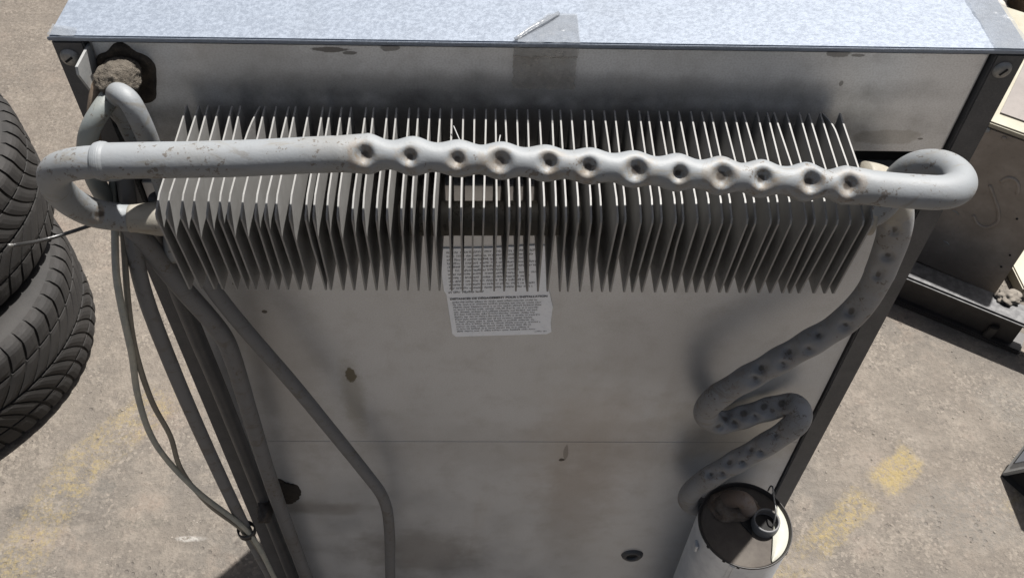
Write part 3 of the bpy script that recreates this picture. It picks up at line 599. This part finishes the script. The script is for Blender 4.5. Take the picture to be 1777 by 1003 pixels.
sweep('return_tube', [(-0.2180, -0.03, 1.0250), (-0.2067, -0.03, 0.9575), (-0.1693, -0.03, 0.8425), (-0.1290, -0.03, 0.7110), (-0.1225, -0.03, 0.6870), (-0.1195, -0.03, 0.6600), (-0.1205, -0.03, 0.6146), (-0.1284, -0.03, 0.4958), (-0.135, -0.03, 0.25)], 0.0051, M['dark_tube'], FR, seg=22, step=0.004, soften=3)
sweep('vertical_rib', [(-0.2255, -0.020, 1.0300), (-0.2350, -0.018, 0.97), (-0.2370, -0.012, 0.80), (-0.2370, -0.010, 0.60), (-0.2370, -0.010, 0.30)], 0.0060, M['bar'], FR, seg=16, step=0.01)
# cables down the left side, tied together
cb = sweep('capillary_cable', [(-0.2460, -0.022, 1.0500), (-0.2490, -0.034, 1.0250), (-0.2500, -0.055, 1.0000), (-0.2505, -0.064, 0.978), (-0.2563, -0.065, 0.9386), (-0.2681, -0.063, 0.8834), (-0.2748, -0.06, 0.8181), (-0.2651, -0.055, 0.7385), (-0.2397, -0.052, 0.6577), (-0.2347, -0.05, 0.5572), (-0.232, -0.05, 0.40)], 0.0022, M['wire'], FR, seg=12, step=0.004)
sweep('capillary_cable', [(-0.2440, -0.022, 1.0450), (-0.2470, -0.034, 1.0150), (-0.2480, -0.055, 0.9850), (-0.2546, -0.062, 0.9407), (-0.2622, -0.06, 0.8718), (-0.2623, -0.058, 0.827), (-0.2688, -0.055, 0.7711), (-0.2624, -0.052, 0.7081), (-0.2427, -0.05, 0.649), (-0.236, -0.048, 0.56), (-0.234, -0.047, 0.42)], 0.0019, M['wire_dark'], FR, seg=12, step=0.004)
tie = lathe('cable_tie', [(0.0068, -0.0035), (0.0078, -0.004), (0.0080, 0.0), (0.0078, 0.004), (0.0068, 0.0035)], (-0.2428, -0.0478, 0.651), M['beam'], FR, 24, closed=True)
sweep('loose_wire', [(-0.2560, -0.045, 1.0327), (-0.2714, -0.05, 1.030), (-0.2826, -0.06, 1.0340), (-0.2893, -0.07, 1.0415)], 0.0011, M['black_wire'], FR, seg=10, step=0.002)
sweep('loose_wire_tip', [(-0.2885, -0.0690, 1.0408), (-0.2905, -0.0715, 1.0432)], 0.0009, M['screw'], FR, seg=8, step=0.001)
# wall hole with crumbled sealing behind the drain tube
b = bmesh.new(); bmesh.ops.create_icosphere(b, subdivisions=4, radius=1.0)
for v in b.verts:
    p = v.co.copy(); k = 1 + 0.3 * noise.noise(p * 1.5 + Vector((4, 0, 0))) + 0.15 * noise.noise(p * 5)
    v.co = Vector((-0.2215 + p.x * 0.0155 * k, -0.0003 + p.y * 0.0022 * k, 0.634 + p.z * 0.021 * k))
link('sealant_patch', bm_mesh('sealant_patch', b), M['soot'], FR, True)
b = bmesh.new(); bmesh.ops.create_icosphere(b, subdivisions=4, radius=1.0)
for v in b.verts:
    p = v.co.copy(); k = 1 + 0.35 * noise.noise(p * 1.7 + Vector((9, 0, 0))) + 0.2 * noise.noise(p * 5)
    v.co = Vector((-0.2345 + p.x * 0.0075 * k, -0.018 + p.y * 0.012 * k, 0.632 + p.z * 0.010 * k))
link('putty_lump', bm_mesh('putty_lump', b), M['cap'], FR, True)

# ------------------------------------------------------------------ tyres lying in a stack at the left
def tyre(cx, cy, z0, rot, sweep_dir, label):
    T = thing('tyre', (cx, cy, z0), label, 'tyre', 'tyres stacked flat beside the refrigerator')
    Wd = 0.105; R = 0.291
    half = [(0.190, 0.070), (0.200, 0.088), (0.225, 0.1035), (0.255, 0.104), (0.276, 0.096), (0.2855, 0.083), (0.2875, 0.060), (0.2885, 0.030), (0.2890, 0.0)]
    prof = [(r, z + Wd) for r, z in half] + [(r, -z + Wd) for r, z in half[-2::-1]] + [(0.198, 0.045), (0.262, 0.06), (0.268, 0.105), (0.262, 0.15), (0.198, 0.165)][::1]
    lathe('casing', prof, (0, 0, 0), M['rubber'], None, 96, closed=True)
    ca = bpy.context.scene.collection.objects[-1] if False else bpy.data.objects[[o.name for o in COL.objects][-1]]
    ca.parent = T
    NP = 58; pitch = 2 * math.pi / NP
    def surf(th, v, h):
        av = abs(v)
        # outer profile of the tread: nearly flat, rounded off at the shoulder
        if av < 0.078: r = R - 0.0035 * (av / 0.078) ** 2; z = v
        else:
            q = min(1, (av - 0.078) / 0.030); r = R - 0.0035 - 0.0135 * q ** 1.8; z = math.copysign(0.078 + 0.0215 * q, v)
        r += h
        a = th + sweep_dir * 0.20 * (1 - (1 - min(1, av / 0.10)) ** 2.2)
        return (r * math.cos(a), r * math.sin(a), z + Wd)
    def block(v0, v1, w0, w1, h, nv=7):
        nu = 3; Vt = []; Vb = []
        for j in range(nv + 1):
            s = j / nv; v = v0 + (v1 - v0) * s
            for i in range(nu + 1):
                u = (w0 + (w1 - w0) * i / nu) * pitch; e = -0.0012 if i in (0, nu) or j in (0, nv) else 0
                Vt.append(surf(u, v, h + e)); Vb.append(surf(u, v, -0.006))
        k = len(Vt); Fs = []; st = nu + 1
        for j in range(nv):
            for i in range(nu): a = j * st + i; Fs.append((a, a + 1, a + st + 1, a + st))
        rim = [i for i in range(st)] + [j * st + nu for j in range(1, nv + 1)] + [nv * st + i for i in range(nu - 1, -1, -1)] + [j * st for j in range(nv - 1, 0, -1)]
        for i in range(len(rim)): a, c = rim[i], rim[(i + 1) % len(rim)]; Fs.append((a, a + k, c + k, c))
        me = me_of('tread_block', Vt + Vb, Fs); me.materials.append(M['rubber'])
        bm_ = bmesh.new(); bm_.from_mesh(me); bmesh.ops.recalc_face_normals(bm_, faces=bm_.faces); bm_.to_mesh(me); bm_.free()
        me.polygons.foreach_set('use_smooth', [False] * len(me.polygons)); return me
    kinds = []
    for s in (-1, 1):
        kinds.append((block(s * 0.0535, s * 0.107, 0.09, 0.91, 0.0035), 0.5 if s > 0 else 0))
        kinds.append((block(s * 0.0030, s * 0.0490, 0.07, 0.93, 0.0035), 0.5 if s > 0 else 0))
    for me, ph in kinds:
        for i in range(NP):
            o = bpy.data.objects.new('tread_block', me); COL.objects.link(o); o.parent = T; o.rotation_euler = (0, 0, rot + (i + ph) * pitch)
    return T
tyre(-1.066, 0.62, 0.0, 0.0, 1, 'worn black winter tyre lying flat on the floor under another tyre')
tyre(-1.092, 0.69, 0.212, 0.02, -1, 'worn black winter tyre lying on top of the other tyre')

# ------------------------------------------------------------------ old oven on a black steel beam at the right
KS = 1.1016; A0 = Vector((0.8760, 0.8820, 0)); DD = Vector((0.1261, -0.0849, 0)).normalized(); BB = Vector((-DD.y, DD.x, 0)) * 1.0   # BB points away from the camera
if BB.y < 0: BB = -BB
def fp(u, z, d=0.0): return A0 + DD * (u * KS) + BB * d + Vector((0, 0, max(0.0, 1.4093 - (1.4093 - z) * KS)))
OV = thing('oven', fp(0.0, 0.0, 0.2), 'dark brown steel oven with embossed side and cream top, on the black beam', 'oven')
prism('oven_body', [fp(-0.45, 0.130), fp(0.152, 0.130), fp(0.152, 0.462), fp(-0.45, 0.462)], BB, 0.40, M['stove'], OV, 0.004)
prism('oven_rim', [fp(-0.46, 0.4625, -0.004), fp(0.16, 0.4625, -0.004), fp(0.16, 0.474, -0.004), fp(-0.46, 0.474, -0.004)], BB, 0.41, M['cream'], OV, 0.003)
prism('oven_plate', [fp(0.010, 0.4742, 0.030), fp(0.150, 0.4742, 0.030), fp(0.150, 0.4742, 0.38), fp(0.010, 0.4742, 0.38)], (0, 0, 1), 0.003, M['greypink'], OV)
def emb(pts): sweep('embossed_rib', [fp(u, z, -0.0005) for u, z in pts], 0.0032, M['stove'], OV, seg=12, step=0.003, ref=(0, -1, 0))
emb([(0.0494, 0.3559), (0.0675, 0.3332), (0.0839, 0.3103), (0.0902, 0.2883), (0.0784, 0.2683), (0.0637, 0.2699), (0.0508, 0.2842)])
emb([(0.0621, 0.3694), (0.0678, 0.383), (0.0779, 0.3858), (0.09, 0.3752), (0.0947, 0.3577)])
def knob(name, u, z, r, mat):
    b = bmesh.new(); bmesh.ops.create_icosphere(b, subdivisions=3, radius=r)
    for v in b.verts: v.co = fp(u, z, -0.001) + DD * v.co.x + Vector((0, 0, v.co.z)) - BB * (v.co.y * 0.7)
    return link(name, bm_mesh(name, b), mat, OV, True)
knob('bolt', 0.003, 0.4560, 0.0062, M['white_steel']); knob('bolt', 0.033, 0.4520, 0.0045, M['stove'])
for u, z in ((0.1148, 0.3111), (0.1368, 0.232), (0.135, 0.20)): knob('screw_hole', u, z, 0.0022, M['black'])
for u, z in ((0.0227, 0.2754), (0.0341, 0.2025)): sweep('paint_chip', [fp(u - 0.006, z + 0.001, -0.0005), fp(u, z + 0.003, -0.001), fp(u + 0.006, z - 0.003, -0.0005)], 0.0011, M['white_steel'], OV, seg=6)
# channel-section beam on the floor
BM = thing('steel_beam', (0.88, 0.68, 0), 'black oily steel channel beam lying on the floor under the oven', 'beam')
G0 = Vector((0.8020, 0.7600, 0)); G1 = Vector((1.0050, 0.6330, 0)); GD = (G1 - G0).normalized(); GB = Vector((-GD.y, GD.x, 0)); GB = GB if GB.y > 0 else -GB
def bp(u, z, d): return G0 + GD * u + GB * d + Vector((0, 0, z))
L0, L1 = -0.5, (G1 - G0).length
prism('beam_web', [bp(L0, 0.004, 0.012), bp(L1 - 0.02, 0.004, 0.012), bp(L1 - 0.02, 0.076, 0.012), bp(L0, 0.076, 0.012)], GB, 0.030, M['beam'], BM, 0.003)
prism('beam_flange', [bp(L0, 0.074, -0.004), bp(L1 + 0.13, 0.074, -0.004), bp(L1 + 0.13, 0.085, -0.004), bp(L0, 0.085, -0.004)], GB, 0.055, M['beam_edge'], BM, 0.004)
prism('beam_foot', [bp(L0, 0.0, 0.0), bp(L1, 0.0, 0.0), bp(L1, 0.012, 0.0), bp(L0, 0.012, 0.0)], GB, 0.055, M['beam'], BM, 0.003)
prism('beam_gusset', [bp(L1 - 0.075, 0.012, 0.0005), bp(L1 - 0.058, 0.012, 0.0005), bp(L1 - 0.055, 0.046, 0.0005), bp(L1 - 0.070, 0.042, 0.0005)], GB, 0.012, M['beam'], BM, 0.002)
knob_me = None
b = bmesh.new(); bmesh.ops.create_icosphere(b, subdivisions=4, radius=1.0)
for v in b.verts:
    p = v.co.copy(); k = 1 + 0.5 * noise.noise(p * 2.2); v.co = Vector((0.975 + p.x * 0.022 * k, 0.708 + p.y * 0.018 * k, 0.090 + p.z * 0.009 * k))
tag(link('rubble_lump', bm_mesh('rubble_lump', b), M['pebble'], None, True), 'crumbled grey lump lying on the end of the black beam', 'rubble')
bd = prism('cream_board', [(1.06, 0.78, 0.0), (1.45, 0.78, 0.0), (1.45, 1.35, 0.0), (1.06, 1.35, 0.0)], (0, 0, 1), 0.03, M['cream'], None, 0.003)
tag(bd, 'cream painted board lying on the floor behind the beam', 'board')

# ------------------------------------------------------------------ white framed lid tilted on the floor, lower right
LD = thing('framed_glass_panel', (0.8736, 0.3716, 0.0), 'white framed glass panel lying tilted with one corner on the concrete', 'panel')
T0 = Vector((0.8736, 0.3716, 0.003)); E1 = (Vector((0.900, 0.400, 0.060)) - T0).normalized(); E2 = (Vector((0.888, 0.355, 0.050)) - T0).normalized()
NN = E1.cross(E2).normalized(); NN = NN if NN.z > 0 else -NN
if True:
    def q(a, c, d=0.0): return T0 + E1 * a + E2 * c + NN * d
    prism('panel_frame', [q(0, 0), q(0.17, 0), q(0.17, 0.17), q(0, 0.17)], -NN, 0.010, M['white_enamel'], LD, 0.002)
    prism('panel_glass', [q(0.022, 0.016, 0.0004), q(0.155, 0.016, 0.0004), q(0.155, 0.155, 0.0004), q(0.022, 0.155, 0.0004)], NN, 0.0012, M['grey_glass'], LD)
    prism('panel_groove', [q(0.022, 0.0125, 0.0004), q(0.155, 0.0125, 0.0004), q(0.155, 0.0155, 0.0004), q(0.022, 0.0155, 0.0004)], NN, 0.0008, M['black'], LD)
    p1 = q(0.004, 0.004, -0.0125); p2 = q(0.004, 0.162, -0.0125); p3 = q(0.162, 0.162, -0.0125); p4 = q(0.162, 0.004, -0.0125)
    fz = lambda p: Vector((p.x, p.y, 0.001))
    e3 = (Vector((0.901, 0.3302, 0)) - Vector((0.8736, 0.3716, 0))).normalized()
    g2 = Vector((0.8745, 0.3703, 0.001)) + e3 * 0.14
    Vv = [p1, p2, p3, p4, Vector((0.8750, 0.3705, 0.001)), g2, fz(p3), fz(p4)]
    link('panel_backing', me_of('panel_backing', Vv, [(0, 1, 2, 3), (4, 5, 6, 7), (0, 1, 5, 4), (1, 2, 6, 5), (2, 3, 7, 6), (3, 0, 4, 7)]), M['black'], LD)

# ------------------------------------------------------------------ things behind the top right corner
CB = thing('cardboard_box', (1.52, 1.86, 0), 'brown cardboard box with dark opening far behind the right top corner', 'box')
box('box_wall', 1.46, 1.80, 1.76, 1.77, 0.0, 0.10, M['cardboard'], CB); box('box_wall', 1.46, 1.80, 2.05, 2.06, 0.0, 0.10, M['cardboard'], CB)
box('box_wall', 1.45, 1.459, 1.76, 2.06, 0.0, 0.10, M['cardboard'], CB); box('box_bottom', 1.46, 1.80, 1.771, 2.049, 0.001, 0.006, M['black'], CB)
prism('box_flap', [(1.45, 1.79, 0.10), (1.45, 2.02, 0.10), (1.40, 2.02, 0.115), (1.40, 1.79, 0.115)], (0, 0, 1), 0.004, M['cardboard'], CB)
b = bmesh.new(); bmesh.ops.create_icosphere(b, subdivisions=5, radius=1.0)
for v in b.verts:
    p = v.co.copy(); k = 1 + 0.45 * abs(noise.noise(p * 2.3)) + 0.2 * noise.noise(p * 6); v.co = Vector((1.33 + p.x * 0.08 * k, 1.86 + p.y * 0.12 * k, 0.02 + max(-0.02, p.z * 0.05 * k)))
tag(link('cloth_heap', bm_mesh('cloth_heap', b), M['rag'], None, True), 'crumpled pale cloth on the floor behind the right top corner', 'cloth')

# ------------------------------------------------------------------ grit on the floor (too small to count)
b = bmesh.new(); rg = random.Random(5)
for _ in range(420):
    if rg.random() < 0.55: x, y = rg.uniform(0.35, 1.15), rg.uniform(0.05, 0.95)
    else: x, y = rg.uniform(-1.1, -0.3), rg.uniform(0.05, 1.3)
    r = rg.uniform(0.0006, 0.0020) * (1.7 if rg.random() < 0.06 else 1)
    m = Matrix.Translation((x, y, r * 0.35)) @ Matrix.Rotation(rg.uniform(0, 6.3), 4, 'Z') @ Matrix.Diagonal((r * rg.uniform(0.8, 1.8), r, r * 0.6, 1))
    bmesh.ops.create_icosphere(b, subdivisions=1, radius=1.0, matrix=m)
gt = link('floor_grit', bm_mesh('floor_grit', b), M['pebble']); gt['kind'] = 'stuff'; gt['label'] = 'fine grit scattered over the concrete'

# ------------------------------------------------------------------ render settings
sc.render.engine = 'CYCLES'; sc.cycles.samples = 160; sc.cycles.use_denoising = True; sc.cycles.max_bounces = 6; sc.cycles.diffuse_bounces = 3; sc.cycles.glossy_bounces = 3
sc.render.resolution_x = 1024; sc.render.resolution_y = 577
